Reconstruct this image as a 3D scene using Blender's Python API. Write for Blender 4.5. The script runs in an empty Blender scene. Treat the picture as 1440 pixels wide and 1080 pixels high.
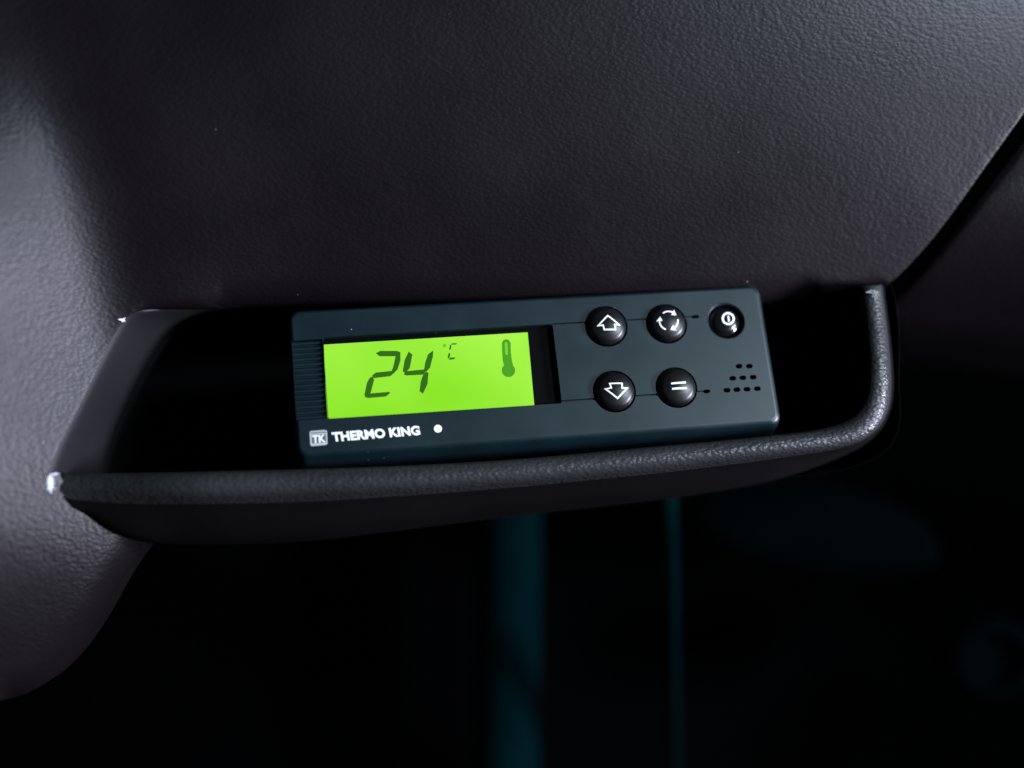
import bpy, bmesh, math, random
import numpy as np
from mathutils import Vector, Matrix, geometry

random.seed(7); np.random.seed(7)
sc = bpy.context.scene
COL = sc.collection

# ------------------------------------------------------------------ camera
MM = 0.001
DIST = 425.0                      # camera to the reference plane, mm
LENS = 50.0
FPX = 1440 * LENS / 36.0
TILT = Matrix.Rotation(math.radians(62), 4, 'X')      # camera looks down at the dashboard

cam_d = bpy.data.cameras.new('camera')
cam_d.lens = LENS; cam_d.sensor_width = 36.0
cam_d.clip_start = 0.005; cam_d.clip_end = 20
cam_d.dof.use_dof = True
cam_d.dof.focus_distance = 0.440
cam_d.dof.aperture_fstop = 2.8
cam = bpy.data.objects.new('camera', cam_d); COL.objects.link(cam)
cam.matrix_world = TILT @ Matrix.Translation((0, 0, DIST * MM))
sc.camera = cam

# ------------------------------------------------------------------ world, lamps, exposure
w = bpy.data.worlds.new('World'); sc.world = w; w.use_nodes = True
bg = w.node_tree.nodes['Background']
bg.inputs[0].default_value = (0.55, 0.55, 0.7, 1); bg.inputs[1].default_value = 0.006

def area(name, pos, target, size, power, color, shape='DISK', sy=None):
    d = bpy.data.lights.new(name, 'AREA'); d.energy = power; d.color = color
    d.shape = shape; d.size = size * MM
    if sy: d.size_y = sy * MM
    o = bpy.data.objects.new(name, d); COL.objects.link(o)
    p = TILT @ (Vector(pos) * MM); t = TILT @ (Vector(target) * MM)
    o.location = p
    o.rotation_euler = (t - p).to_track_quat('-Z', 'Y').to_euler()
    return o

area('side_window_light', (800, -45, 285), (-80, 0, 0), 165, 19.5, (0.83, 0.85, 1.0))
area('windscreen_light', (520, 262, 445), (60, 0, -20), 115, 5.2, (0.72, 0.89, 1.0))
area('footwell_fill', (48, -36, -92), (46, -85, -150), 14, 0.075, (0.05, 0.85, 0.82))  # added teal fill, unseen behind the tray lip, brightens the post and strip

sc.view_settings.view_transform = 'Standard'
sc.view_settings.look = 'None'
sc.view_settings.exposure = 0.0
sc.view_settings.gamma = 1.0
sc.view_settings.use_curve_mapping = False

# ------------------------------------------------------------------ helpers
def V(px, py, depth):
    """photo pixel (1440 x 1080) at depth mm in front of the reference plane -> dashboard frame, metres"""
    z = DIST - depth
    return Vector(((px - 720) / FPX * z, (540 - py) / FPX * z, depth)) * MM

def T(px):
    """the dashboard runs away from the camera towards the right"""
    return -0.147 * ((px - 720) / 4.7 + 64)

def empty(name, label, cat, mat=None, parent=None):
    o = bpy.data.objects.new(name, None); COL.objects.link(o)
    o.empty_display_size = 0.01
    if mat is not None: o.matrix_world = mat
    if label: o['label'] = label; o['category'] = cat
    return o

def link(name, me, mats, parent=None, smooth=None, label=None):
    o = bpy.data.objects.new(name, me); COL.objects.link(o)
    if not isinstance(mats, (list, tuple)): mats = [mats]
    if len(me.materials) == 0:
        for m in mats: me.materials.append(m)
    if smooth is not None:
        for p in me.polygons: p.use_smooth = True
        if smooth < 179: me.set_sharp_from_angle(angle=math.radians(smooth))
    if parent: o.parent = parent
    if label: o['label'] = label
    return o

def mesh(name, verts, faces):
    me = bpy.data.meshes.new(name)
    me.from_pydata([tuple(v) for v in verts], [], faces); me.update()
    return me

def smoothstep(a, b, x):
    t = np.clip((x - a) / (b - a), 0, 1)
    return t * t * (3 - 2 * t)

def resample(pts, step):
    pts = np.array(pts, float)
    out = []
    for a, b in zip(pts[:-1], pts[1:]):
        n = max(1, int(round(np.linalg.norm(b[:2] - a[:2]) / step)))
        for i in range(n): out.append(a + (b - a) * i / n)
    out.append(pts[-1])
    return np.array(out)

def catmull(pts, n):
    """n steps per span, any dimension"""
    P = np.array(pts, float)
    P = np.vstack([2 * P[0] - P[1], P, 2 * P[-1] - P[-2]])
    out = []
    for i in range(1, len(P) - 2):
        p0, p1, p2, p3 = P[i - 1:i + 3]
        for k in range(n):
            t = k / n
            out.append(0.5 * (2 * p1 + (p2 - p0) * t + (2 * p0 - 5 * p1 + 4 * p2 - p3) * t * t + (3 * p1 - p0 - 3 * p2 + p3) * t ** 3))
    out.append(P[-2])
    return np.array(out)

def loft(sections, closed=False):
    """sections: list of equally long lists of Vectors"""
    n = len(sections[0]); verts = [v for s in sections for v in s]; faces = []
    for i in range(len(sections) - 1):
        for j in range(n if closed else n - 1):
            k = (j + 1) % n
            faces.append((i * n + j, i * n + k, (i + 1) * n + k, (i + 1) * n + j))
    return verts, faces

def recalc(me):
    bm = bmesh.new(); bm.from_mesh(me)
    bmesh.ops.recalc_face_normals(bm, faces=bm.faces)
    bm.to_mesh(me); bm.free()

# ------------------------------------------------------------------ materials
def new_mat(name, color, rough=0.5, spec=0.5, coat=0.0):
    m = bpy.data.materials.new(name); m.use_nodes = True
    b = m.node_tree.nodes['Principled BSDF']
    b.inputs['Base Color'].default_value = (*color, 1)
    b.inputs['Roughness'].default_value = rough
    b.inputs['Specular IOR Level'].default_value = spec
    b.inputs['Coat Weight'].default_value = coat
    return m, m.node_tree, b

def N(nt, t, **kw):
    n = nt.nodes.new(t)
    for k, v in kw.items():
        if k in n.inputs: n.inputs[k].default_value = v
        else: setattr(n, k, v)
    return n

def ramp(nt, fac, stops):
    r = nt.nodes.new('ShaderNodeValToRGB'); e = r.color_ramp.elements
    e[0].position, e[0].color = stops[0][0], (*stops[0][1], 1)
    e[1].position, e[1].color = stops[-1][0], (*stops[-1][1], 1)
    for p, c in stops[1:-1]:
        x = e.new(p); x.color = (*c, 1)
    nt.links.new(fac, r.inputs[0]); return r.outputs[0]

def math_node(nt, op, a, b=None, clamp=False):
    n = nt.nodes.new('ShaderNodeMath'); n.operation = op; n.use_clamp = clamp
    for i, v in enumerate((a, b)):
        if v is None: continue
        if hasattr(v, 'is_linked'): nt.links.new(v, n.inputs[i])
        else: n.inputs[i].default_value = v
    return n.outputs[0]

def specks(nt, coord, scale, lo, seed=0.0):
    """sparse dust specks: 1 at the middle of a few voronoi cells"""
    v = N(nt, 'ShaderNodeTexVoronoi', Scale=scale); v.feature = 'F1'
    nt.links.new(coord, v.inputs['Vector'])
    sep = nt.nodes.new('ShaderNodeSeparateColor'); nt.links.new(v.outputs['Color'], sep.inputs[0])
    pick = math_node(nt, 'GREATER_THAN', sep.outputs[0], lo)
    size = math_node(nt, 'MULTIPLY', sep.outputs[1], 0.11)
    near = math_node(nt, 'LESS_THAN', v.outputs['Distance'], size)
    return math_node(nt, 'MULTIPLY', pick, near)

def leather(name, color, grain=820.0, depth=0.00018, rough=0.40, spec=0.18, strength=0.46, dust=0.0):
    m, nt, b = new_mat(name, color, rough, spec)
    b.inputs['Specular Tint'].default_value = (0.95, 0.92, 1.0, 1)
    tc = N(nt, 'ShaderNodeTexCoord'); co = tc.outputs['Object']
    mp = N(nt, 'ShaderNodeMapping'); mp.inputs['Rotation'].default_value = (0, 0, 0.45)
    mp.inputs['Scale'].default_value = (0.8, 1.25, 1.0)
    nt.links.new(co, mp.inputs[0])
    wob = N(nt, 'ShaderNodeTexNoise', Scale=grain * 0.45, Detail=2.0); nt.links.new(mp.outputs[0], wob.inputs['Vector'])
    mix = nt.nodes.new('ShaderNodeVectorMath'); mix.operation = 'SCALE'; mix.inputs['Scale'].default_value = 1.1 / grain
    nt.links.new(wob.outputs['Color'], mix.inputs[0])
    add = nt.nodes.new('ShaderNodeVectorMath'); add.operation = 'ADD'
    nt.links.new(mp.outputs[0], add.inputs[0]); nt.links.new(mix.outputs[0], add.inputs[1])
    vo = N(nt, 'ShaderNodeTexVoronoi', Scale=grain, Randomness=1.0); vo.feature = 'SMOOTH_F1'
    vo.inputs['Smoothness'].default_value = 0.45
    nt.links.new(add.outputs[0], vo.inputs['Vector'])
    inv = math_node(nt, 'SUBTRACT', 1.0, vo.outputs['Distance'])
    ns = N(nt, 'ShaderNodeTexNoise', Scale=grain * 0.3, Detail=5.0, Roughness=0.62); nt.links.new(add.outputs[0], ns.inputs['Vector'])
    h = math_node(nt, 'ADD', inv, math_node(nt, 'MULTIPLY', ns.outputs['Fac'], 1.1))
    bp = N(nt, 'ShaderNodeBump', Strength=strength, Distance=depth)
    nt.links.new(h, bp.inputs['Height']); nt.links.new(bp.outputs[0], b.inputs['Normal'])
    # broad, faint tint and gloss changes of worn vinyl
    bn = N(nt, 'ShaderNodeTexNoise', Scale=26.0, Detail=3.0); nt.links.new(co, bn.inputs['Vector'])
    base = ramp(nt, bn.outputs['Fac'], [(0.3, tuple(c * 0.85 for c in color)), (0.7, tuple(c * 1.15 for c in color))])
    rr = math_node(nt, 'ADD', math_node(nt, 'MULTIPLY', bn.outputs['Fac'], 0.14), rough - 0.07)
    nt.links.new(rr, b.inputs['Roughness'])
    if dust:
        s = specks(nt, co, 420.0, dust)
        mx = nt.nodes.new('ShaderNodeMix'); mx.data_type = 'RGBA'
        nt.links.new(s, mx.inputs['Factor']); nt.links.new(base, mx.inputs['A']); mx.inputs['B'].default_value = (0.13, 0.13, 0.14, 1)
        nt.links.new(mx.outputs['Result'], b.inputs['Base Color'])
    else:
        nt.links.new(base, b.inputs['Base Color'])
    return m

M_LEATHER = leather('grained_vinyl', (0.0052, 0.0040, 0.0050), dust=0.985)
M_SMOOTH = leather('smooth_plastic', (0.0105, 0.0100, 0.0120), grain=900.0, depth=0.00004, rough=0.5, spec=0.2, strength=0.3)
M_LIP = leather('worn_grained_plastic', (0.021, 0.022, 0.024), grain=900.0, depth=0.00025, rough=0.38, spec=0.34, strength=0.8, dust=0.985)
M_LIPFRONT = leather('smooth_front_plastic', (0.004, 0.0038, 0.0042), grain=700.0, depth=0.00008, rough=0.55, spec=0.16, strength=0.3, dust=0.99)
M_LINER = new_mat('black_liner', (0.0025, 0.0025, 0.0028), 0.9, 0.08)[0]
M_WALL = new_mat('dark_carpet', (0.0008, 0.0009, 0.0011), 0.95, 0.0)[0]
M_TEAL = leather('painted_metal', (0.0004, 0.0052, 0.0064), grain=300.0, depth=0.0001, spec=0.0, rough=0.7, strength=0.2)
M_DARKPLASTIC = leather('dark_plastic', (0.0003, 0.0009, 0.0011), grain=400.0, depth=0.0001, rough=0.7, spec=0.0, strength=0.3)
M_LINT = new_mat('white_lint', (0.75, 0.76, 0.8), 0.8, 0.2)[0]
M_WHITEMARK = new_mat('pale_mark_plastic', (0.42, 0.45, 0.50), 0.5, 0.5)[0]

def housing_mat():
    col = (0.0014, 0.0095, 0.0130)
    m, nt, b = new_mat('satin_grey_plastic', col, 0.42, 0.42)
    tc = N(nt, 'ShaderNodeTexCoord'); co = tc.outputs['Object']
    n1 = N(nt, 'ShaderNodeTexNoise', Scale=45.0, Detail=5.0, Roughness=0.6); nt.links.new(co, n1.inputs['Vector'])
    base = ramp(nt, n1.outputs['Fac'], [(0.3, tuple(c * 0.82 for c in col)), (0.7, tuple(c * 1.2 for c in col))])
    # a dark smear near the lower right corner
    sep = N(nt, 'ShaderNodeSeparateXYZ'); nt.links.new(co, sep.inputs[0])
    dx = math_node(nt, 'DIVIDE', math_node(nt, 'SUBTRACT', sep.outputs[0], SMEAR[0]), 0.0024)
    dy = math_node(nt, 'DIVIDE', math_node(nt, 'SUBTRACT', sep.outputs[1], SMEAR[1]), 0.0011)
    dd = math_node(nt, 'ADD', math_node(nt, 'POWER', dx, 2.0), math_node(nt, 'POWER', dy, 2.0))
    dd = math_node(nt, 'ADD', dd, math_node(nt, 'MULTIPLY', n1.outputs['Fac'], 0.6))
    sm = math_node(nt, 'SUBTRACT', 1.25, dd, True)
    mx = nt.nodes.new('ShaderNodeMix'); mx.data_type = 'RGBA'
    nt.links.new(math_node(nt, 'MULTIPLY', sm, 0.7), mx.inputs['Factor']); nt.links.new(base, mx.inputs['A']); mx.inputs['B'].default_value = (0.008, 0.011, 0.012, 1)
    s = specks(nt, co, 420.0, 0.955)
    m2 = nt.nodes.new('ShaderNodeMix'); m2.data_type = 'RGBA'
    nt.links.new(s, m2.inputs['Factor']); nt.links.new(mx.outputs['Result'], m2.inputs['A']); m2.inputs['B'].default_value = (0.30, 0.34, 0.36, 1)
    nt.links.new(m2.outputs['Result'], b.inputs['Base Color'])
    n2 = N(nt, 'ShaderNodeTexNoise', Scale=2600.0, Detail=2.0); nt.links.new(co, n2.inputs['Vector'])
    bp = N(nt, 'ShaderNodeBump', Strength=0.18, Distance=0.00004)
    nt.links.new(n2.outputs['Fac'], bp.inputs['Height']); nt.links.new(bp.outputs[0], b.inputs['Normal'])
    rr = math_node(nt, 'ADD', math_node(nt, 'MULTIPLY', n1.outputs['Fac'], 0.2), 0.32)
    nt.links.new(rr, b.inputs['Roughness'])
    return m

def lcd_mat():
    m, nt, b = new_mat('lit_green_screen', (0.02, 0.05, 0.01), 0.25, 0.4)
    tc = N(nt, 'ShaderNodeTexCoord'); co = tc.outputs['Object']
    n1 = N(nt, 'ShaderNodeTexNoise', Scale=17.0, Detail=1.5); nt.links.new(co, n1.inputs['Vector'])
    c = ramp(nt, n1.outputs['Fac'], [(0.36, (0.225, 0.72, 0.0005)), (0.62, (0.40, 0.88, 0.06))])
    nt.links.new(c, b.inputs['Emission Color']); b.inputs['Emission Strength'].default_value = 1.0
    return m

def emis(name, color, strength=1.0):
    m, nt, b = new_mat(name, (0.01, 0.02, 0.005), 0.3, 0.3)
    b.inputs['Emission Color'].default_value = (*color, 1); b.inputs['Emission Strength'].default_value = strength
    return m

M_BLACK = new_mat('black_gloss_plastic', (0.002, 0.002, 0.0025), 0.3, 0.1)[0]
M_HOLE = new_mat('black_recess', (0.002, 0.002, 0.002), 0.8, 0.1)[0]
def button_mat():
    m, nt, b = new_mat('black_button_plastic', (0.003, 0.0033, 0.0038), 0.34, 0.38)
    tc = N(nt, 'ShaderNodeTexCoord')
    n2 = N(nt, 'ShaderNodeTexNoise', Scale=900.0, Detail=3.0); nt.links.new(tc.outputs['Object'], n2.inputs['Vector'])
    rr = math_node(nt, 'ADD', math_node(nt, 'MULTIPLY', n2.outputs['Fac'], 0.16), 0.28); nt.links.new(rr, b.inputs['Roughness'])
    return m
M_BUTTON = button_mat()
M_INK = new_mat('white_print', (0.82, 0.84, 0.86), 0.5, 0.3)[0]
M_INKGREY = new_mat('pale_grey_print', (0.42, 0.45, 0.47), 0.5, 0.3)[0]
M_INKDARK = new_mat('dark_grey_print', (0.09, 0.105, 0.11), 0.5, 0.3)[0]
M_LCD = lcd_mat()
M_SEG = emis('dark_green_segments', (0.018, 0.12, 0.001))
M_SEGFAINT = emis('faint_green_segments', (0.14, 0.58, 0.004))
M_THERM = emis('mid_green_segments', (0.055, 0.33, 0.004))

# ------------------------------------------------------------------ footwell behind and below
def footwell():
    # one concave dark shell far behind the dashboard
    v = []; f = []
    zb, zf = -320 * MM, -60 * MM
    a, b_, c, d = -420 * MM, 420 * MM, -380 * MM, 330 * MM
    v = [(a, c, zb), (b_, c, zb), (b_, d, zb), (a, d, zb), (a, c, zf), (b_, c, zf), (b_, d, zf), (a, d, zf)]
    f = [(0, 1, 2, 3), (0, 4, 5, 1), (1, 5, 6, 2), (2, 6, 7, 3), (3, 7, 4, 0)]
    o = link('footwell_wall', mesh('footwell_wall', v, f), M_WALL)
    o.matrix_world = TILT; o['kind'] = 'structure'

    # rounded upright post
    p0 = V(718, 690, -150); rad = 16 * MM
    secs = []
    for yy in np.linspace(660, 1330, 30):
        cpt = V(716 - (yy - 660) * 0.01, yy, -260)
        secs.append([cpt + Vector((math.cos(t) * rad, 0, math.sin(t) * rad)) for t in np.linspace(0, 2 * math.pi, 32, endpoint=False)])
    vv, ff = loft(secs, True)
    base = secs[-1][0]
    o = link('post', mesh('post', vv, ff), M_TEAL, smooth=180); o.matrix_world = TILT
    recalc(o.data)
    o['label'] = 'blurred dark teal upright post in the shadows below the tray lip'; o['category'] = 'post'

    # thin bright-edged strip
    secs = []
    for yy in np.linspace(670, 1330, 24):
        k = (yy - 670) / 660
        cpt = V(946 + k * 8, yy, -118 - 170 * k)
        hw = (2.2 - 0.7 * k) * MM
        secs.append([cpt + Vector(q) for q in ((-hw, 0, -14 * MM), (-hw, 0, -1 * MM), (-hw * .5, 0, 0), (hw * .5, 0, 0), (hw, 0, -1 * MM), (hw, 0, -14 * MM))])
    vv, ff = loft(secs, True)
    o = link('trim_strip', mesh('trim_strip', vv, ff), M_TEAL, smooth=50); o.matrix_world = TILT
    recalc(o.data)
    o['label'] = 'thin teal edged vertical strip to the right of the blurred post, brightest at its top'; o['category'] = 'trim strip'

    # soft rounded panel right of the strip
    out = [(985, 690), (1100, 676), (1210, 690), (1300, 735), (1318, 790), (1240, 812), (1120, 800), (1020, 770), (975, 730)]
    ring = catmull(out + [out[0]], 6)[:-1]
    c = ring.mean(0)
    secs = []
    for sc_, dz in ((1.0, -30), (1.0, -6), (0.97, -2.5), (0.9, -0.8), (0.75, 0), (0.45, 0.6), (0.05, 0.8)):
        secs.append([V(*(c + (p - c) * sc_), -210 + dz) for p in ring])
    vv, ff = loft(secs, True)
    ff.append(tuple(range(len(vv) - len(ring), len(vv))))
    o = link('knee_pad', mesh('knee_pad', vv, ff), M_DARKPLASTIC, smooth=60); o.matrix_world = TILT
    recalc(o.data)
    o['label'] = 'barely visible dark rounded pad low behind the right end of the tray lip'; o['category'] = 'pad'

    # dim rounded knob at the lower right
    secs = []
    for r_, dz in ((20, -40), (20, -4), (18.5, -1), (15, 0), (12.5, -1), (11.5, -6), (4, -7), (0.3, -7)):
        cpt = V(1402, 930, -190)
        secs.append([cpt + Vector((math.cos(t) * r_ * MM, math.sin(t) * r_ * 0.9 * MM, dz * MM)) for t in np.linspace(0, 2 * math.pi, 48, endpoint=False)])
    vv, ff = loft(secs, True)
    o = link('knob', mesh('knob', vv, ff), M_DARKPLASTIC, smooth=60); o.matrix_world = TILT
    recalc(o.data)
    o['label'] = 'dim round dark knob in the bottom right corner of the footwell'; o['category'] = 'knob'
footwell()

# ------------------------------------------------------------------ dashboard
dash = empty('dashboard', 'black grained vinyl dashboard with an open tray holding the lit control unit', 'dashboard', TILT)

# outline of the big grained skin, in photo pixels, each edge with the radius (mm) it rolls back by
PK_LEFT = [(72, 664), (90, 622), (112, 580), (133, 538), (150, 502), (166, 470), (178, 452), (196, 440)]
PK_CORNER = [(196, 440), (240, 435), (300, 433)]
PK_TOP = [(300, 433), (410, 432), (560, 434), (720, 436), (900, 436), (1040, 434), (1100, 428), (1150, 418)]
PK_END = [(1150, 418), (1196, 407), (1248, 402)]
SEAM = [(1248, 402), (1272, 380), (1310, 338), (1345, 292), (1380, 243), (1412, 198), (1445, 152), (1500, 70), (1600, -90)]
UNDER = [(0, 986), (35, 976), (65, 960), (95, 932), (120, 900), (142, 865), (160, 832), (178, 802), (205, 764)]
LIPL = [(205, 764), (216, 744), (180, 722), (140, 704), (110, 692), (92, 680), (84, 664), (72, 664)]
edges_def = []          # (points, radius)
edges_def.append(([(1600, -90), (1600, -260), (-260, -260), (-260, 1040), (-140, 1030), (-60, 1004), (0, 986)], 3.0))
edges_def.append((catmull(UNDER, 4), 9.0))
edges_def.append((LIPL, 0.6))
edges_def.append((catmull(PK_LEFT, 4), 0.8))
edges_def.append((catmull(PK_CORNER, 4), 4.0))
edges_def.append((catmull(PK_TOP, 4), 9.0))
edges_def.append((catmull(PK_END, 4), 3.5))
edges_def.append((catmull(SEAM, 4), 0.5))
bpts = []; segs = []
for pts, R in edges_def:
    rp = resample(pts, 5.0 if R != 3.0 else 30.0)
    for a, b_ in zip(rp[:-1], rp[1:]): segs.append((a[0], a[1], b_[0], b_[1], R))
    bpts += [tuple(p) for p in rp[:-1]]
bpts = np.array(bpts); SEG = np.array(segs)
PXMM = 4.7

def blend_R():
    """radii change smoothly from one edge into the next"""
    R = SEG[:, 4].copy()
    for _ in range(6):
        R = (np.roll(R, 1) + R * 2 + np.roll(R, -1)) / 4
    return R
SEGR = blend_R()

def edge_dist(P):
    out = np.full(len(P), 1e9); rad = np.full(len(P), 5.0)
    A = SEG[:, :2]; D = SEG[:, 2:4] - A; L2 = (D ** 2).sum(1)
    for i in range(0, len(P), 2000):
        p = P[i:i + 2000, None, :]
        t = np.clip(((p - A) * D).sum(2) / L2, 0, 1)
        d = np.linalg.norm(p - (A + t[..., None] * D), axis=2)
        k = d.argmin(1)
        out[i:i + 2000] = d[np.arange(len(d)), k]; rad[i:i + 2000] = SEGR[k]
    return out / PXMM, rad

def skin_depth(px, py):
    px = np.asarray(px, float); py = np.asarray(py, float)
    up = 4 - 19.5 * np.clip((py + 120) / 520, -0.5, 1.16) ** 2
    soft = lambda xs, ys: np.mean([np.interp(py + d, xs, ys) for d in np.linspace(-110, 110, 15)], axis=0)
    xh = soft([-100, 60, 200, 440, 700], [60, 120, 180, 240, 300])
    S = soft([-100, 60, 200, 300, 480, 700, 900], [.10, .18, .42, .55, .54, .50, .46])
    wd = 140.0
    t = np.maximum((xh - px) / wd, 0)
    rise = np.where(t < 1, t ** 3 - t ** 4 / 2, 0.5 + (t - 1)) * wd / 4.7 * S
    under = 12 * np.clip((py - 720) / 270, 0, 2) ** 2 * np.clip(t, 0, 1)
    ff = np.clip((py - 60) / 340, 0, 3)
    upl = 1 - 16 * (1 - np.exp(-ff ** 2 * 1.2))
    k = smoothstep(460, 190, px)
    return up * (1 - k) + upl * k + rise - under + T(px)

# interior points: offset rings near the edge plus a grid
inner = []
nb = len(bpts)
tang = np.roll(bpts, -1, 0) - np.roll(bpts, 1, 0)
tang /= np.linalg.norm(tang, axis=1)[:, None]
area2 = (bpts[:, 0] * np.roll(bpts[:, 1], -1) - np.roll(bpts[:, 0], -1) * bpts[:, 1]).sum()
nrm = np.c_[-tang[:, 1], tang[:, 0]] * (1 if area2 > 0 else -1)

def inside(P):
    x, y = P[:, 0][:, None], P[:, 1][:, None]
    x0, y0 = bpts[:, 0], bpts[:, 1]; x1, y1 = np.roll(x0, -1), np.roll(y0, -1)
    res = np.zeros(len(P), bool)
    for i in range(0, len(P), 4000):
        xx, yy = x[i:i + 4000], y[i:i + 4000]
        cross = ((y0 > yy) != (y1 > yy)) & (xx < (x1 - x0) * (yy - y0) / (y1 - y0 + 1e-12) + x0)
        res[i:i + 4000] = cross.sum(1) % 2 == 1
    return res

Rv = SEGR
for th in np.radians([4, 14, 24, 35, 46, 58, 72, 90]):
    d = Rv * (1 - math.cos(th)) * PXMM
    q = bpts + nrm * d[:, None]
    dd, _ = edge_dist(q)
    ok = (np.abs(dd * PXMM - d) < 0.25 * d + 0.05) & inside(q)
    inner.append(q[ok])
gx, gy = np.meshgrid(np.arange(-255, 1600, 9.0), np.arange(-255, 1040, 9.0))
g = np.c_[gx.ravel(), gy.ravel()]; g[:, 0] += np.where((np.arange(len(g)) // gx.shape[1]) % 2, 4.5, 0)
g = g[inside(g)]
gd, gr = edge_dist(g)
inner.append(g[gd > gr + 0.9])
allp = np.vstack([bpts] + inner)
res = geometry.delaunay_2d_cdt([Vector(p) for p in allp], [], [list(range(nb))], 1, 1e-4)
P2 = np.array([tuple(v) for v in res[0]])
dd, rr = edge_dist(P2)
drop = np.where(dd < rr, rr - np.sqrt(np.maximum(rr ** 2 - (rr - np.minimum(dd, rr)) ** 2, 0)), 0)
dep = skin_depth(P2[:, 0], P2[:, 1]) - drop
verts = [V(p[0], p[1], d) for p, d in zip(P2, dep)]
bm = bmesh.new()
bv = [bm.verts.new(v) for v in verts]
for f in res[2]:
    try: bm.faces.new([bv[i] for i in f])
    except ValueError: pass
bmesh.ops.recalc_face_normals(bm, faces=bm.faces)
if sum(f.normal.z for f in bm.faces) < 0: bmesh.ops.reverse_faces(bm, faces=bm.faces)
rim = [e for e in bm.edges if len(e.link_faces) == 1]
ex = bmesh.ops.extrude_edge_only(bm, edges=rim)
for v in ex['geom']:
    if isinstance(v, bmesh.types.BMVert): v.co.z -= 14 * MM
for v in [v for v in bm.verts if not v.link_faces]: bm.verts.remove(v)
me = bpy.data.meshes.new('upper_panel'); bm.to_mesh(me); bm.free()
link('upper_panel', me, M_LEATHER, dash, smooth=70)

# right-hand trim panel beyond the seam
secs = []
def right_depth(px, py): return T(px) - 16 + 0.055 * (px - 1250) - 30 * np.clip((py - 270) / 165, 0, 1.6) ** 2
se = catmull([(1236, 432), (1258, 412), (1290, 378), (1325, 338), (1360, 294), (1395, 248), (1425, 208), (1458, 164), (1515, 80), (1615, -80)], 6)
for p in se:
    row = []
    for k, dz in ((0, -26), (0.3, -7), (1.5, -3.2), (4, -1.3), (8, -0.3), (13, 0)):
        q = (p[0] + k * 1.0, p[1] + k * 1.0)
        row.append(V(*q, right_depth(*q) + dz))
    for t in np.linspace(0.04, 1, 26):
        q = (p[0] + 13 + (1900 - p[0]) * t, p[1] + 13 + 60 * t)
        row.append(V(*q, right_depth(*q)))
    secs.append(row)
# lower rows keep going below the seam start, curving away under
first = [np.array(se[0])]
low = []
for k in range(1, 7):
    p = (se[0][0] - 1.5 * k, se[0][1] + 11 * k)
    row = []
    for kk, dz in ((0, -26), (0.3, -7), (1.5, -3.2), (4, -1.3), (8, -0.3), (13, 0)):
        q = (p[0] + kk, p[1] + kk); row.append(V(*q, right_depth(*q) + dz - 1.6 * k * k))
    for t in np.linspace(0.04, 1, 26):
        q = (p[0] + 13 + (1900 - p[0]) * t, p[1] + 13 + 60 * t); row.append(V(*q, right_depth(*q) - 1.6 * k * k))
    low.insert(0, row)
vv, ff = loft(low + secs)
me = mesh('side_panel', vv, ff); recalc(me)
link('side_panel', me, M_LEATHER, dash, smooth=70)

# smooth left wall of the tray, from the skin's edge round to the back
outer = catmull([(70, 668), (88, 624), (110, 581), (131, 538), (148, 502), (165, 469), (180, 449), (200, 438), (250, 433), (310, 431), (400, 430)], 5)
innr = catmull([(150, 668), (158, 640), (172, 600), (188, 566), (205, 532), (224, 500), (246, 474), (276, 455), (318, 443), (360, 437), (415, 432)], 5)
secs = []
for a, b_ in zip(outer, innr):
    q0 = a - (b_ - a) * 0.045
    d0 = float(skin_depth(q0[0], q0[1])) + 0.08 - 6.0 * smoothstep(190, 260, a[0]); row = []
    d1 = T(b_[0]) - 50
    for t, k in ((-0.045, 0.0), (0.02, 0.016), (0.08, 0.038), (0.15, 0.07), (0.25, 0.125), (0.38, 0.205), (0.55, 0.33), (0.7, 0.46), (0.82, 0.59), (0.91, 0.73), (0.97, 0.86), (1.0, 1.0), (1.01, 1.3), (1.0, 1.6)):
        q = a + (b_ - a) * t
        row.append(V(q[0], q[1], d0 + (d1 - d0) * k))
    secs.append(row)
vv, ff = loft(secs)
me = mesh('pocket_wall', vv, ff); recalc(me)
link('pocket_wall', me, M_SMOOTH, dash, smooth=180)

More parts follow.
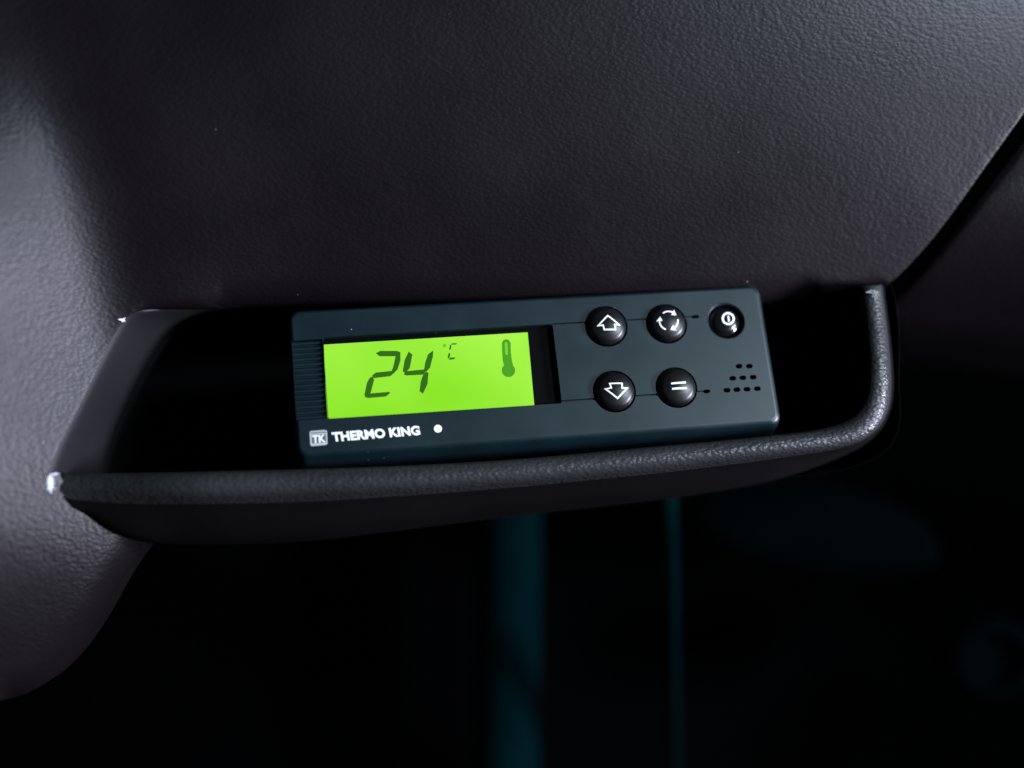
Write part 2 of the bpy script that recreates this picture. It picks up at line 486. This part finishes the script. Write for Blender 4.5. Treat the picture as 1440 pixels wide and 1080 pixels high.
# tray lip, one swept piece: floor of the lip, worn top, front face, underside
I = [(60, 666), (110, 666), (205, 665), (410, 660), (560, 655), (720, 646), (900, 630), (1000, 621), (1100, 611), (1160, 602), (1196, 588), (1215, 564), (1221, 530), (1219, 480), (1210, 404)]
O = [(60, 696), (110, 700), (205, 700), (410, 697), (560, 690), (720, 679), (900, 662), (1000, 651), (1100, 639), (1185, 628), (1226, 610), (1247, 580), (1253, 540), (1249, 480), (1240, 402)]
B = [(70, 700), (118, 722), (205, 762), (410, 762), (560, 746), (720, 726), (900, 706), (1000, 692), (1100, 672), (1188, 640), (1230, 613), (1250, 581), (1256, 540), (1252, 480), (1243, 402)]
n = 8
Ic, Oc, Bc = catmull(I, n), catmull(O, n), catmull(B, n)
secs = []
for i, (a, o_, b_) in enumerate(zip(Ic, Oc, Bc)):
    wl = T(o_[0]) + 9 - 10 * smoothstep(560, 400, a[1]) - 9.5 * smoothstep(300, 62, a[0])
    row = []
    prof = [(a, -40), (a, -14), (a + (o_ - a) * 0.01, -4.5), (a + (o_ - a) * 0.06, -2.6), (a + (o_ - a) * .16, -1.3), (a + (o_ - a) * .32, -0.4), (a + (o_ - a) * .55, 0.3),
            (a + (o_ - a) * .76, 0.3), (a + (o_ - a) * .92, -0.5), (o_ + (b_ - o_) * .04, -2.0), (o_ + (b_ - o_) * .14, -4.2), (o_ + (b_ - o_) * .35, -7.5),
            (o_ + (b_ - o_) * .6, -11.5), (o_ + (b_ - o_) * .84, -16.5), (o_ + (b_ - o_) * .96, -21), (b_, -27), (b_, -46)]
    # at its left end the front face runs out onto the grained skin
    own = float(smoothstep(290, 200, a[0]))
    foot = (float(skin_depth(b_[0], b_[1])) - 0.6 - wl) / -27.0
    arm = float(smoothstep(600, 545, a[1]) * smoothstep(1150, 1200, a[0]))
    for kk, (q, dz) in enumerate(prof):
        if 9 <= kk <= 15: dz *= 1 - own + own * max(foot, 0.1)
        if 2 <= kk <= 14: dz -= arm * 0.42 * kk
        row.append(V(q[0], q[1], wl + dz))
    secs.append(row)
# close the upright end with a rounded cap
for k, (dy, dz) in enumerate(((-1.5, -0.6), (-2.6, -2.0), (-3.0, -5.0), (-3.0, -20))):
    secs.append([v + Vector((0, -dy / PXMM * MM, dz * MM)) for v in secs[len(Ic) - 1]])
vv, ff = loft(secs)
me = mesh('tray_lip', vv, ff); recalc(me)
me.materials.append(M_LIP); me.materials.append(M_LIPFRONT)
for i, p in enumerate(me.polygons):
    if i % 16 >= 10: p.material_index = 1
lip = link('tray_lip', me, M_LIP, dash, smooth=180)

# black inside of the tray
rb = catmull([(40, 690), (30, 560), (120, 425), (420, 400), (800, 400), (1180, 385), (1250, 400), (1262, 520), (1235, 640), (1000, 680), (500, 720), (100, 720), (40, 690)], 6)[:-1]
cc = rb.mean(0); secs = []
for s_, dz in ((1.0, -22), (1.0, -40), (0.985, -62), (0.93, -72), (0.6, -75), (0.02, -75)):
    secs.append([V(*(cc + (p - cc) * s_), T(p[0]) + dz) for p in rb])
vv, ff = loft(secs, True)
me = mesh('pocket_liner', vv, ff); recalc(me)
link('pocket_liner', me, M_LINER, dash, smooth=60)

# white mark on the lip's left corner: thin ragged ridges
def ragged(name, centre_px, rays, depth, mat, parent, label=None, thick=0.25, core=2.2):
    bm = bmesh.new()
    for ang, ln, wd in rays:
        a = math.radians(ang); d = Vector((math.cos(a), math.sin(a), 0)); nn = Vector((-d.y, d.x, 0))
        c = Vector(centre_px)
        pts = []
        for t, f in ((-0.12, 0.5), (0.15, 1.0), (0.45, 0.75), (0.8, 0.4), (1.0, 0.05)):
            jit = random.uniform(-0.3, 0.3) * wd
            for sgn in (-1, 1):
                q = c + (d * ln * t + nn * (sgn * wd * f + jit)).to_2d()
                pts.append(q)
        top = [bm.verts.new(V(q.x, q.y, depth(q.x, q.y) + thick)) for q in pts]
        bot = [bm.verts.new(V(q.x, q.y, depth(q.x, q.y) - 0.5)) for q in pts]
        m_ = len(pts) // 2
        for i in range(m_ - 1):
            bm.faces.new((top[2 * i], top[2 * i + 1], top[2 * i + 3], top[2 * i + 2]))
            bm.faces.new((top[2 * i], top[2 * i + 2], bot[2 * i + 2], bot[2 * i]))
            bm.faces.new((top[2 * i + 1], bot[2 * i + 1], bot[2 * i + 3], top[2 * i + 3]))
    bmesh.ops.recalc_face_normals(bm, faces=bm.faces)
    me = bpy.data.meshes.new(name); bm.to_mesh(me); bm.free()
    return link(name, me, mat, parent, label=label)
def lip_top(px, py): return max(T(px) + 9.6 - 9.5 * float(smoothstep(300, 62, px)), float(skin_depth(px, py)) + 0.2)
ragged('white_mark', (71, 680), [(-88, 14, 4.0), (92, 14, 3.2), (-118, 12, 1.4), (-62, 11, 1.4), (55, 11, 1.6), (118, 12, 1.4), (170, 8, 1.0), (5, 7, 1.0), (-150, 8, .8), (-30, 9, .8)], lip_top, M_WHITEMARK, lip, 'white ragged mark on the left corner of the lip')
ragged('white_mark', (76, 667), [(-8, 9, 1.6), (172, 6, 1.3)], lip_top, M_WHITEMARK, lip, 'white ragged mark on the left corner of the lip')

ragged('cap_highlight', (1227, 411), [(0, 10, 2.2), (180, 10, 2.2), (60, 4, 2), (-120, 5, 2)], lambda px, py: T(px) + 9 - 10 - 2.4, new_mat('pale_highlight_plastic', (0.10, 0.11, 0.125), 0.4, 0.5)[0], lip, 'pale painted highlight at the top end of the upright arm')  # highlight of the arm's end cap, painted as a pale patch

# a fleck of lint stuck on the dashboard
fd = lambda px, py: float(skin_depth(px, py)) - 0.2
o = ragged('lint_fleck', (172, 450), [(25, 5, 1.6), (-170, 6, 1.5), (80, 3, 1.4), (-40, 6, 1.2)], fd, M_LINT, None, thick=0.5)
o.matrix_world = TILT
o['label'] = 'tiny white lint fleck stuck at the upper left corner of the tray opening'; o['category'] = 'lint'

# ------------------------------------------------------------------ climate controller
PXC = np.array([[411, 436], [1070, 400], [1098, 607], [418, 655]], float)
def fit():
    p = np.c_[(PXC[:, 0] - 720) / FPX, (540 - PXC[:, 1]) / FPX]
    src = np.array([[0, 1], [1, 1], [1, 0], [0, 0]], float); A = []
    for (x, y), (u, v) in zip(src, p):
        A.append([x, y, 1, 0, 0, 0, -u * x, -u * y, -u]); A.append([0, 0, 0, x, y, 1, -v * x, -v * y, -v])
    H = np.linalg.svd(np.array(A))[2][-1].reshape(3, 3)
    C = np.diag([1, 1, -1.]) @ H
    if C[2, 2] > 0: C = -C
    a, b_, t = C.T
    s = 150 / np.linalg.norm(a)
    ax = a / np.linalg.norm(a); bx = b_ - (b_ @ ax) * ax; hb = np.linalg.norm(bx) * s; bx /= np.linalg.norm(bx)
    return ax, bx, np.cross(ax, bx), t * s, hb
AX, BX, NX, T0, HH = fit()
WW = 150.0
ORG = T0 + np.array([0, 0, DIST])
CM = Matrix(((AX[0], BX[0], NX[0], ORG[0] * MM), (AX[1], BX[1], NX[1], ORG[1] * MM), (AX[2], BX[2], NX[2], ORG[2] * MM), (0, 0, 0, 1)))

def L(px, py, z=0.0):
    """where the sight line of a photo pixel meets the unit's face plane (z mm above it), in the unit's own mm"""
    d = np.array([(px - 720) / FPX, (540 - py) / FPX, -1.0])
    o = np.array([0, 0, DIST]) - ORG
    t = (z - o @ NX) / (d @ NX)
    p = o + t * d
    return np.array([p @ AX, p @ BX])
SM = L(960 + 590 / 5.14, 410 + 845 / 5.14)
SMEAR = (SM[0] * MM, SM[1] * MM)
M_HOUSING = housing_mat()

unit = empty('climate_controller', 'slim dark grey climate control unit with lit green display, propped in the dashboard tray', 'control unit', TILT @ CM)

def rrect(x0, y0, x1, y1, r, z, n=6):
    pts = []
    for cx, cy, a0 in ((x1 - r, y1 - r, 0), (x0 + r, y1 - r, 90), (x0 + r, y0 + r, 180), (x1 - r, y0 + r, 270)):
        for k in range(n + 1):
            a = math.radians(a0 + 90 * k / n)
            pts.append(Vector(((cx + r * math.cos(a)) * MM, (cy + r * math.sin(a)) * MM, z * MM)))
    return pts

def solid(rings, cap0=True, cap1=True):
    v, f = loft(rings, True); n = len(rings[0])
    if cap0: f.append(tuple(reversed(range(n))))
    if cap1: f.append(tuple(range(len(v) - n, len(v))))
    me = mesh('solid', v, f); recalc(me); return me

# housing body: rounded box, wide rounded chamfer along the bottom
rings = []
for z, e, eb in ((-17, 2.0, 3.0), (-16, 1.0, 1.5), (-8, 0.3, 0.6), (-4.6, 0.1, 1.7), (-3.0, 0.05, 2.3), (-1.9, 0.05, 2.75), (-1.1, 0.15, 3.1), (-0.55, 0.42, 3.5), (-0.2, 0.75, 3.95), (-0.04, 1.1, 4.4), (0.0, 1.4, 4.75)):
    rings.append(rrect(e, eb - 0.6, WW + 1.1 - e * 1.35, HH - e, 3.2 - e * 0.6, z))
body = solid(rings)
cut = bmesh.new()
def add_cut(me):
    cut.from_mesh(me)
def circle(cx, cy, r, z, n=48): return [Vector(((cx + r * math.cos(t)) * MM, (cy + r * math.sin(t)) * MM, z * MM)) for t in np.linspace(0, 2 * math.pi, n, endpoint=False)]

# display window and rib recess
WTL, WTR, WBR, WBL = L(456, 474), L(781, 455.5), L(786, 564.5), L(460, 592)
wy0 = (WBL[1] + WBR[1]) / 2; wy1 = (WTL[1] + WTR[1]) / 2; wx0 = (WTL[0] + WBL[0]) / 2; wx1 = (WTR[0] + WBR[0]) / 2
add_cut(solid([rrect(wx0, wy0, wx1, wy1, 0.5, -3.0), rrect(wx0, wy0, wx1, wy1, 0.5, 2)]))
R0, R1 = L(412, 484), L(440, 592)
add_cut(solid([rrect(-3, wy0 + 0.1, wx0 - 0.15, wy1 - 0.5, 0.2, -2.2), rrect(-3, wy0 + 0.1, wx0 - 0.15, wy1 - 0.5, 0.2, 2)]))
# buttons
PH = 9.0
BTN = [('hollow up arrow', 853.4, 457.5, 6.25), ('ring of three arrows', 938.2, 454.0, 6.1), ('hollow down arrow', 864.8, 549.2, 6.25), ('two level bars', 952.2, 543.8, 6.1)]
BC = []
for nm, bx_, by_, r in BTN:
    c = L(bx_, by_, 0.9); BC.append(c)
    add_cut(solid([circle(c[0], c[1], r + 0.6, -4), circle(c[0], c[1], r + 0.6, 2)]))
pc = L(1021, 451.5, -0.2)
add_cut(solid([circle(pc[0], pc[1], 5.75, -4), circle(pc[0], pc[1], 5.75, -0.45), circle(pc[0], pc[1], 6.3, 0.1), circle(pc[0], pc[1], 6.3, 2)]))
# engraved lines ending in a slot
def slot(cx, cy, w_, h_, z0, ang=0.0, z1=2):
    r = min(w_, h_) / 2 * 0.98
    out = []
    for z in (z0, z1):
        ring = rrect(-w_ / 2, -h_ / 2, w_ / 2, h_ / 2, r, z, 5)
        ca, sa = math.cos(ang), math.sin(ang)
        out.append([Vector((v.x * ca - v.y * sa + cx * MM, v.x * sa + v.y * ca + cy * MM, v.z)) for v in ring])
    return solid(out)
def line_cut(p, q, wd, dep):
    c = (p + q) / 2; d = q - p
    return slot(c[0], c[1], np.linalg.norm(d), wd, -dep, math.atan2(d[1], d[0]))
gt0, gt1 = L(776, 456.0), L(980, 445.4); gb0, gb1 = L(780, 565.0), L(996, 550.0)
add_cut(line_cut(gt0, gt1, 0.65, 0.9)); add_cut(line_cut(gb0, gb1, 0.65, 0.9))
me_a = L(978, 445.4); me_b = L(994, 550.3)
body_cuts_extra = [slot(me_a[0], me_a[1], 2.4, 1.1, -1.8), slot(me_b[0], me_b[1], 2.2, 1.2, -1.8)]
# speaker slots
SP = [(408, 540), (482, 539), (362, 627), (435, 623), (510, 619), (320, 713), (392, 709), (465, 706), (540, 702)]
for sx, sy in SP:
    c = L(960 + sx / 5.14, 410 + sy / 5.14)
    body_cuts_extra.append(slot(c[0], c[1], 2.25, 1.5, -3.0))

def boolean(me, cutters):
    a = bpy.data.objects.new('tmp_a', me); COL.objects.link(a)
    objs = []
    for i, cm in enumerate(cutters):
        b_ = bpy.data.objects.new('tmp_b', cm); COL.objects.link(b_); objs.append(b_)
        md = a.modifiers.new('b', 'BOOLEAN'); md.operation = 'DIFFERENCE'; md.object = b_; md.solver = 'EXACT'
        md.use_self = True
    bv_ = a.modifiers.new('bev', 'BEVEL'); bv_.width = 0.00012; bv_.segments = 2; bv_.limit_method = 'ANGLE'; bv_.angle_limit = math.radians(55); bv_.use_clamp_overlap = True
    dg = bpy.context.evaluated_depsgraph_get(); dg.update()
    out = bpy.data.meshes.new_from_object(a.evaluated_get(dg))
    for o in [a] + objs: bpy.data.objects.remove(o)
    return out
c1 = bpy.data.meshes.new('c1'); cut.to_mesh(c1); cut.free()
c2b = bmesh.new()
for m_ in body_cuts_extra: c2b.from_mesh(m_)
c2 = bpy.data.meshes.new('c2'); c2b.to_mesh(c2); c2b.free()
hm = boolean(body, [c1, c2])
hm.name = 'housing'
hm.materials.clear(); hm.materials.append(M_HOUSING); hm.materials.append(M_HOLE)
for p in hm.polygons:
    if p.normal.z > 0.9 and -5 * MM < p.center.z < -1.0 * MM: p.material_index = 1
housing = link('housing', hm, [M_HOUSING], unit, smooth=35)
wn = housing.modifiers.new('wn', 'WEIGHTED_NORMAL'); wn.mode = 'FACE_AREA'; wn.weight = 90; wn.keep_sharp = True

# ribbed grip left of the display
nr = 15; x0, x1 = 0.55, wx0 - 0.25; y0, y1 = wy0 + 0.15, wy1 - 0.55
pit = (y1 - y0) / nr; v = []; f = []
prof = []
for i in range(nr):
    for t, z in ((0.05, -1.1), (0.28, -0.55), (0.5, -0.42), (0.72, -0.55), (0.95, -1.1)): prof.append((y0 + (i + t) * pit, z))
for x, dz in ((x0 - 0.25, -0.8), (x0, 0), (x1, 0), (x1 + 0.02, -1.6)):
    for y, z in prof: v.append(Vector((x, y, z + dz)) * MM)
n_ = len(prof)
for i in range(3):
    for j in range(n_ - 1): f.append((i * n_ + j, (i + 1) * n_ + j, (i + 1) * n_ + j + 1, i * n_ + j + 1))
me = mesh('grip_ribs', v, f); recalc(me)
link('grip_ribs', me, M_HOUSING, unit, smooth=25)

# display: dark surround plate and the lit screen with its segments
disp = link('display', solid([rrect(wx0 + .05, wy0 + .05, wx1 - .05, wy1 - .05, 0.4, -2.95), rrect(wx0 + .05, wy0 + .05, wx1 - .05, wy1 - .05, 0.4, -2.2)]), M_BLACK, unit)
ZS = -1.15
q = [L(459.5, 592, ZS), L(751.3, 569.2, ZS), L(742, 467.3, ZS), L(455.5, 484.6, ZS)]
v = [Vector((p[0], p[1], ZS)) * MM for p in q] + [Vector((p[0], p[1], -2.4)) * MM for p in q]
me = mesh('screen', v, [(0, 1, 2, 3), (4, 7, 6, 5), (0, 4, 5, 1), (1, 5, 6, 2), (2, 6, 7, 3), (3, 7, 4, 0)]); recalc(me)
scr = link('screen', me, M_LCD, disp)

def flat_polys(name, polys, z, mat, parent, label=None):
    bm = bmesh.new()
    for poly in polys:
        vs = [bm.verts.new((p[0] * MM, p[1] * MM, z * MM)) for p in poly]
        fc = bm.faces.new(vs)
        fc.normal_update()
        if fc.normal.z < 0: fc.normal_flip()
    me = bpy.data.meshes.new(name); bm.to_mesh(me); bm.free()
    return link(name, me, mat, parent, label=label)
Z1 = lambda x, y: L(390 + x / 3.687, 380 + y / 3.687, ZS + 0.03)
def poly1(pts): return [Z1(*p) for p in pts]
two = [[(516, 430), (540, 420), (616, 420), (634, 427), (612, 444), (536, 444)],
       [(636, 432), (634, 470), (622, 508), (606, 528), (596, 518), (604, 500), (614, 450)],
       [(496, 546), (516, 532), (590, 524), (600, 533), (580, 548), (508, 557)],
       [(494, 556), (498, 574), (482, 632), (458, 654), (454, 640), (468, 588), (480, 562)],
       [(464, 658), (486, 640), (574, 632), (580, 637), (556, 654), (474, 661)]]
four = [[(680, 428), (697, 442), (684, 502), (664, 528), (653, 518), (664, 470)],
        [(660, 538), (680, 524), (758, 516), (768, 522), (748, 540), (672, 544)],
        [(806, 422), (803, 452), (790, 500), (774, 520), (764, 510), (772, 478), (782, 442)],
        [(770, 532), (781, 538), (774, 586), (756, 634), (740, 622), (750, 576), (758, 544)]]
def fat(p, d=6.0):
    c = np.mean(p, 0); q = []
    for v in p:
        o_ = np.array(v) - c; q.append(tuple(np.array(v) + o_ / np.linalg.norm(o_) * d))
    return q
two = [fat(p) for p in two]; four = [fat(p) for p in four]
flat_polys('digit', [poly1(p) for p in two], ZS + 0.03, M_SEG, scr)
flat_polys('digit', [poly1(p) for p in four], ZS + 0.03, M_SEG, scr)
Z2 = lambda x, y: L(600 + x / 7.2, 470 + y / 7.2, ZS + 0.03)
flat_polys('unit_mark', [[Z2(*p) for p in pl] for pl in (
    [(240, 100), (262, 92), (308, 92), (296, 104), (256, 106)], [(236, 108), (252, 112), (246, 150), (232, 160), (228, 150)],
    [(226, 188), (238, 194), (234, 230), (220, 246), (212, 240), (218, 206)], [(222, 250), (240, 236), (284, 234), (288, 242), (276, 254), (232, 258)])], ZS + 0.03, M_SEG, scr)
flat_polys('degree_mark', [[Z2(180 + 18 * math.cos(t), 116 + 18 * math.sin(t)) for t in np.linspace(0, 6.283, 16, endpoint=False)]], ZS + 0.03, M_SEGFAINT, scr)
# thermometer: tube and bulb, with the empty top of the tube showing the screen through
def arc(cx, cy, r, a0, a1, n=14, sx=1.0): return [(cx + sx * r * math.cos(t), cy + r * math.sin(t)) for t in np.linspace(math.radians(a0), math.radians(a1), n)]
outer_t = arc(806, 96, 44, 180, 360) + [(852, 180), (862, 262), (872, 300)] + arc(828, 366, 68, -50, 230, 28) + [(778, 300), (770, 262), (764, 180)]
tm = flat_polys('thermometer_icon', [[Z2(*p) for p in outer_t]], ZS + 0.03, M_THERM, scr)
hole = arc(804, 92, 14, 180, 360, 8) + [(822, 170)] + arc(810, 198, 13, 0, 180, 8) + [(794, 170)]
flat_polys('thermometer_gap', [[Z2(*p) for p in hole]], ZS + 0.05, emis('pale_green_segments', (0.16, 0.66, 0.03)), tm)
ring_t = [(828 + 34 * math.cos(t), 358 + 34 * math.sin(t)) for t in np.linspace(0.25, 2.9, 16)]

# ---------------------------------------------------------------- strokes
def stroke(pts, wd, closed=False, zf=lambda x, y: 0.0, step=0.4, bm=None):
    """flat ink line of width wd along pts (mm), lying on the height zf; pts mitred"""
    P = [np.array(p, float) for p in pts]; n = len(P)
    offs = []
    for i in range(n):
        a = P[i - 1] if (closed or i > 0) else None; c = P[(i + 1) % n] if (closed or i < n - 1) else None
        d1 = (P[i] - a) / np.linalg.norm(P[i] - a) if a is not None else None
        d2 = (c - P[i]) / np.linalg.norm(c - P[i]) if c is not None else None
        if d1 is None: d1 = d2
        if d2 is None: d2 = d1
        n1 = np.array([-d1[1], d1[0]]); n2 = np.array([-d2[1], d2[0]])
        m = n1 + n2; m /= max(np.linalg.norm(m), 1e-6)
        k = min(1 / max(m @ n1, 0.35), 2.6)
        offs.append(m * wd / 2 * k)
    rng = range(n if closed else n - 1)
    for i in rng:
        j = (i + 1) % n
        m = max(1, int(np.linalg.norm(P[j] - P[i]) / step))
        prev = None
        for k in range(m + 1):
            t = k / m
            c = P[i] + (P[j] - P[i]) * t; o_ = offs[i] + (offs[j] - offs[i]) * t
            l = c + o_; r = c - o_
            vl = bm.verts.new((l[0] * MM, l[1] * MM, zf(*l) * MM)); vr = bm.verts.new((r[0] * MM, r[1] * MM, zf(*r) * MM))
            if prev:
                fc = bm.faces.new((prev[0], prev[1], vr, vl)); fc.normal_update()
                if fc.normal.z < 0: fc.normal_flip()
            prev = (vl, vr)
def fill(pts, zf, bm):
    fc = bm.faces.new([bm.verts.new((p[0] * MM, p[1] * MM, zf(*p) * MM)) for p in pts]); fc.normal_update()
    if fc.normal.z < 0: fc.normal_flip()

# ---------------------------------------------------------------- buttons
BH = 2.6
def dome(r, R, h): 
    t = min(r / R, 1.0)
    return h - 1.4 * t ** 2 - 0.95 * max(0, (t - 0.78) / 0.22) ** 2
def make_button(c, R, h):
    rings = []
    for t in (0.04, 0.2, 0.4, 0.55, 0.68, 0.76, 0.83, 0.89, 0.94, 0.975, 1.0): rings.append((t * R, dome(t * R, R, h)))
    rings += [(R, h - 2.7), (R, -3.6)]
    sec = [circle(c[0], c[1], r, z, 56) for r, z in rings]
    v, f = loft(sec, True); f.append(tuple(range(56)))
    me = mesh('button', v, f); recalc(me); return me
S2 = lambda x, y: (820 + x / 9.0, 420 + y / 9.0)
S4 = lambda x, y: (820 + x / 7.579, 500 + y / 7.579)
def icon_arrow_up(bm, zf, P): stroke([P(*S2(*p)) for p in ((312, 214), (458, 328), (402, 328), (410, 390), (268, 392), (252, 336), (192, 340))], 0.46, True, zf, bm=bm)
def icon_arrow_down(bm, zf, P): stroke([P(*S4(*p)) for p in ((284, 298), (416, 296), (416, 346), (472, 346), (368, 455), (240, 356), (300, 346))], 0.46, True, zf, bm=bm)
def icon_equal(bm, zf, P):
    for a, b_ in (((938, 299), (1095, 286)), ((948, 355), (1104, 347))): stroke([P(*S4(*a)), P(*S4(*b_))], 0.6, False, zf, bm=bm)
def icon_cycle(bm, zf, P):
    cx, cy, r = 1084, 276, 118
    for a0, a1 in ((128, 62), (8, -52), (-108, -178)):
        pts = [P(*S2(cx + r * math.cos(math.radians(a)), cy - r * math.sin(math.radians(a)))) for a in np.linspace(a0, a1, 14)]
        stroke(pts, 0.47, False, zf, bm=bm)
        a = math.radians(a1); e = np.array((cx + r * math.cos(a), cy - r * math.sin(a)))
        rad = np.array((math.cos(a), -math.sin(a))); tan = np.array((math.sin(a), math.cos(a)))
        fill([P(*S2(*q)) for q in (e + rad * 40 - tan * 4, e - rad * 40 - tan * 4, e + tan * 54 - rad * 12)], zf, bm)
for (nm, bx_, by_, R), c, ic in zip(BTN, BC, (icon_arrow_up, icon_cycle, icon_arrow_down, icon_equal)):
    b_ = link('button', make_button(c, R, BH), M_BUTTON, unit, smooth=50, label='domed black button marked with a ' + nm if 'bars' not in nm else 'domed black button marked with two level bars')
    bm = bmesh.new()
    zf = lambda x, y, c=c, R=R: dome(math.hypot(x - c[0], y - c[1]), R, BH) + 0.05
    ic(bm, zf, lambda px, py: L(px, py, BH - 0.2))
    me = bpy.data.meshes.new('icon'); bm.to_mesh(me); bm.free()
    link('icon', me, M_INK, b_)
# recessed power button
PR, PHH = 5.45, -0.25
def pdome(r): t = min(r / PR, 1); return PHH - 0.7 * t ** 2 - 1.3 * max(0, (t - .6) / .4) ** 2
rings = [circle(pc[0], pc[1], t * PR, pdome(t * PR), 48) for t in (0.04, .2, .35, .5, .6, .68, .76, .84, .92, 1.0)] + [circle(pc[0], pc[1], PR, -3.6, 48)]
v, f = loft(rings, True); f.append(tuple(range(48)))
me = mesh('button', v, f); recalc(me)
M_PB = new_mat('glossy_black_button', (0.004, 0.004, 0.005), 0.16, 0.5)[0]
pb = link('button', me, M_PB, unit, smooth=60, label='sunken glossy black button marked with a circled bar')
bm = bmesh.new()
S3 = lambda x, y: (960 + x / 5.144, 410 + y / 5.144)
zf = lambda x, y: pdome(math.hypot(x - pc[0], y - pc[1])) + 0.05
stroke([L(*S3(330 + 40 * math.cos(t), 195 + 40 * math.sin(t)), PHH) for t in np.linspace(0, 2 * math.pi, 36, endpoint=False)], 0.6, True, zf, bm=bm)
stroke([L(*S3(330, 175), PHH), L(*S3(335, 217), PHH)], 0.48, False, zf, bm=bm)
me = bpy.data.meshes.new('icon'); bm.to_mesh(me); bm.free()
link('icon', me, M_INK, pb)

# ---------------------------------------------------------------- printed name, emblem, dot
def text_mesh(s, bold):
    cu = bpy.data.curves.new('txt', 'FONT'); cu.body = s; cu.offset = bold; cu.resolution_u = 4; cu.space_character = 1.02
    o = bpy.data.objects.new('txt', cu); COL.objects.link(o)
    dg = bpy.context.evaluated_depsgraph_get(); dg.update()
    me = bpy.data.meshes.new_from_object(o.evaluated_get(dg))
    bpy.data.objects.remove(o)
    return me
def place_text(name, s, bold, bl, br, tl, mat, parent, z):
    me = text_mesh(s, bold)
    co = np.array([v.co[:] for v in me.vertices]); mn, mx = co.min(0), co.max(0)
    bl, br, tl = (np.array(p) for p in (bl, br, tl))
    for v in me.vertices:
        u = (v.co.x - mn[0]) / (mx[0] - mn[0]); w_ = (v.co.y - mn[1]) / (mx[1] - mn[1])
        p = bl + (br - bl) * u + (tl - bl) * w_
        v.co = Vector((p[0], p[1], z)) * MM
    me.materials.clear()
    return link(name, me, mat, parent)
S1 = lambda x, y: L(430 + x / 6.857, 585 + y / 6.857, 0.03)
place_text('printed_name', 'THERMO KING', 0.045, S1(262, 250), S1(1108, 183), S1(246, 158), M_INK, unit, 0.03)
ebl, ebr, etr, etl = S1(46, 292), S1(210, 276), S1(204, 134), S1(36, 146)
def E(u, v_): return (ebl * (1 - u) + ebr * u) * (1 - v_) + (etl * (1 - u) + etr * u) * v_
def erect(u0, v0, u1, v1, r=0.0):
    if r == 0: return [E(u0, v0), E(u1, v0), E(u1, v1), E(u0, v1)]
    return [E(p.x / MM, p.y / MM) for p in rrect(u0, v0, u1, v1, r, 0, 4)]
emb = flat_polys('emblem', [erect(0, 0, 1, 1, 0.12)], 0.02, M_INKGREY, unit)
flat_polys('emblem_field', [erect(0.1, 0.16, 0.92, 0.74, 0.05), erect(0.06, 0.82, 0.95, 0.9)], 0.035, M_INKDARK, emb)
place_text('emblem_letters', 'TK', 0.035, E(0.13, 0.18), E(0.9, 0.18), E(0.13, 0.70), M_INK, emb, 0.05)
dc = S1(1275, 122)
flat_polys('printed_dot', [[(dc[0] + 1.22 * math.cos(t), dc[1] + 1.22 * math.sin(t)) for t in np.linspace(0, 6.2832, 28, endpoint=False)]], 0.03, M_INK, unit)

bpy.context.view_layer.update()
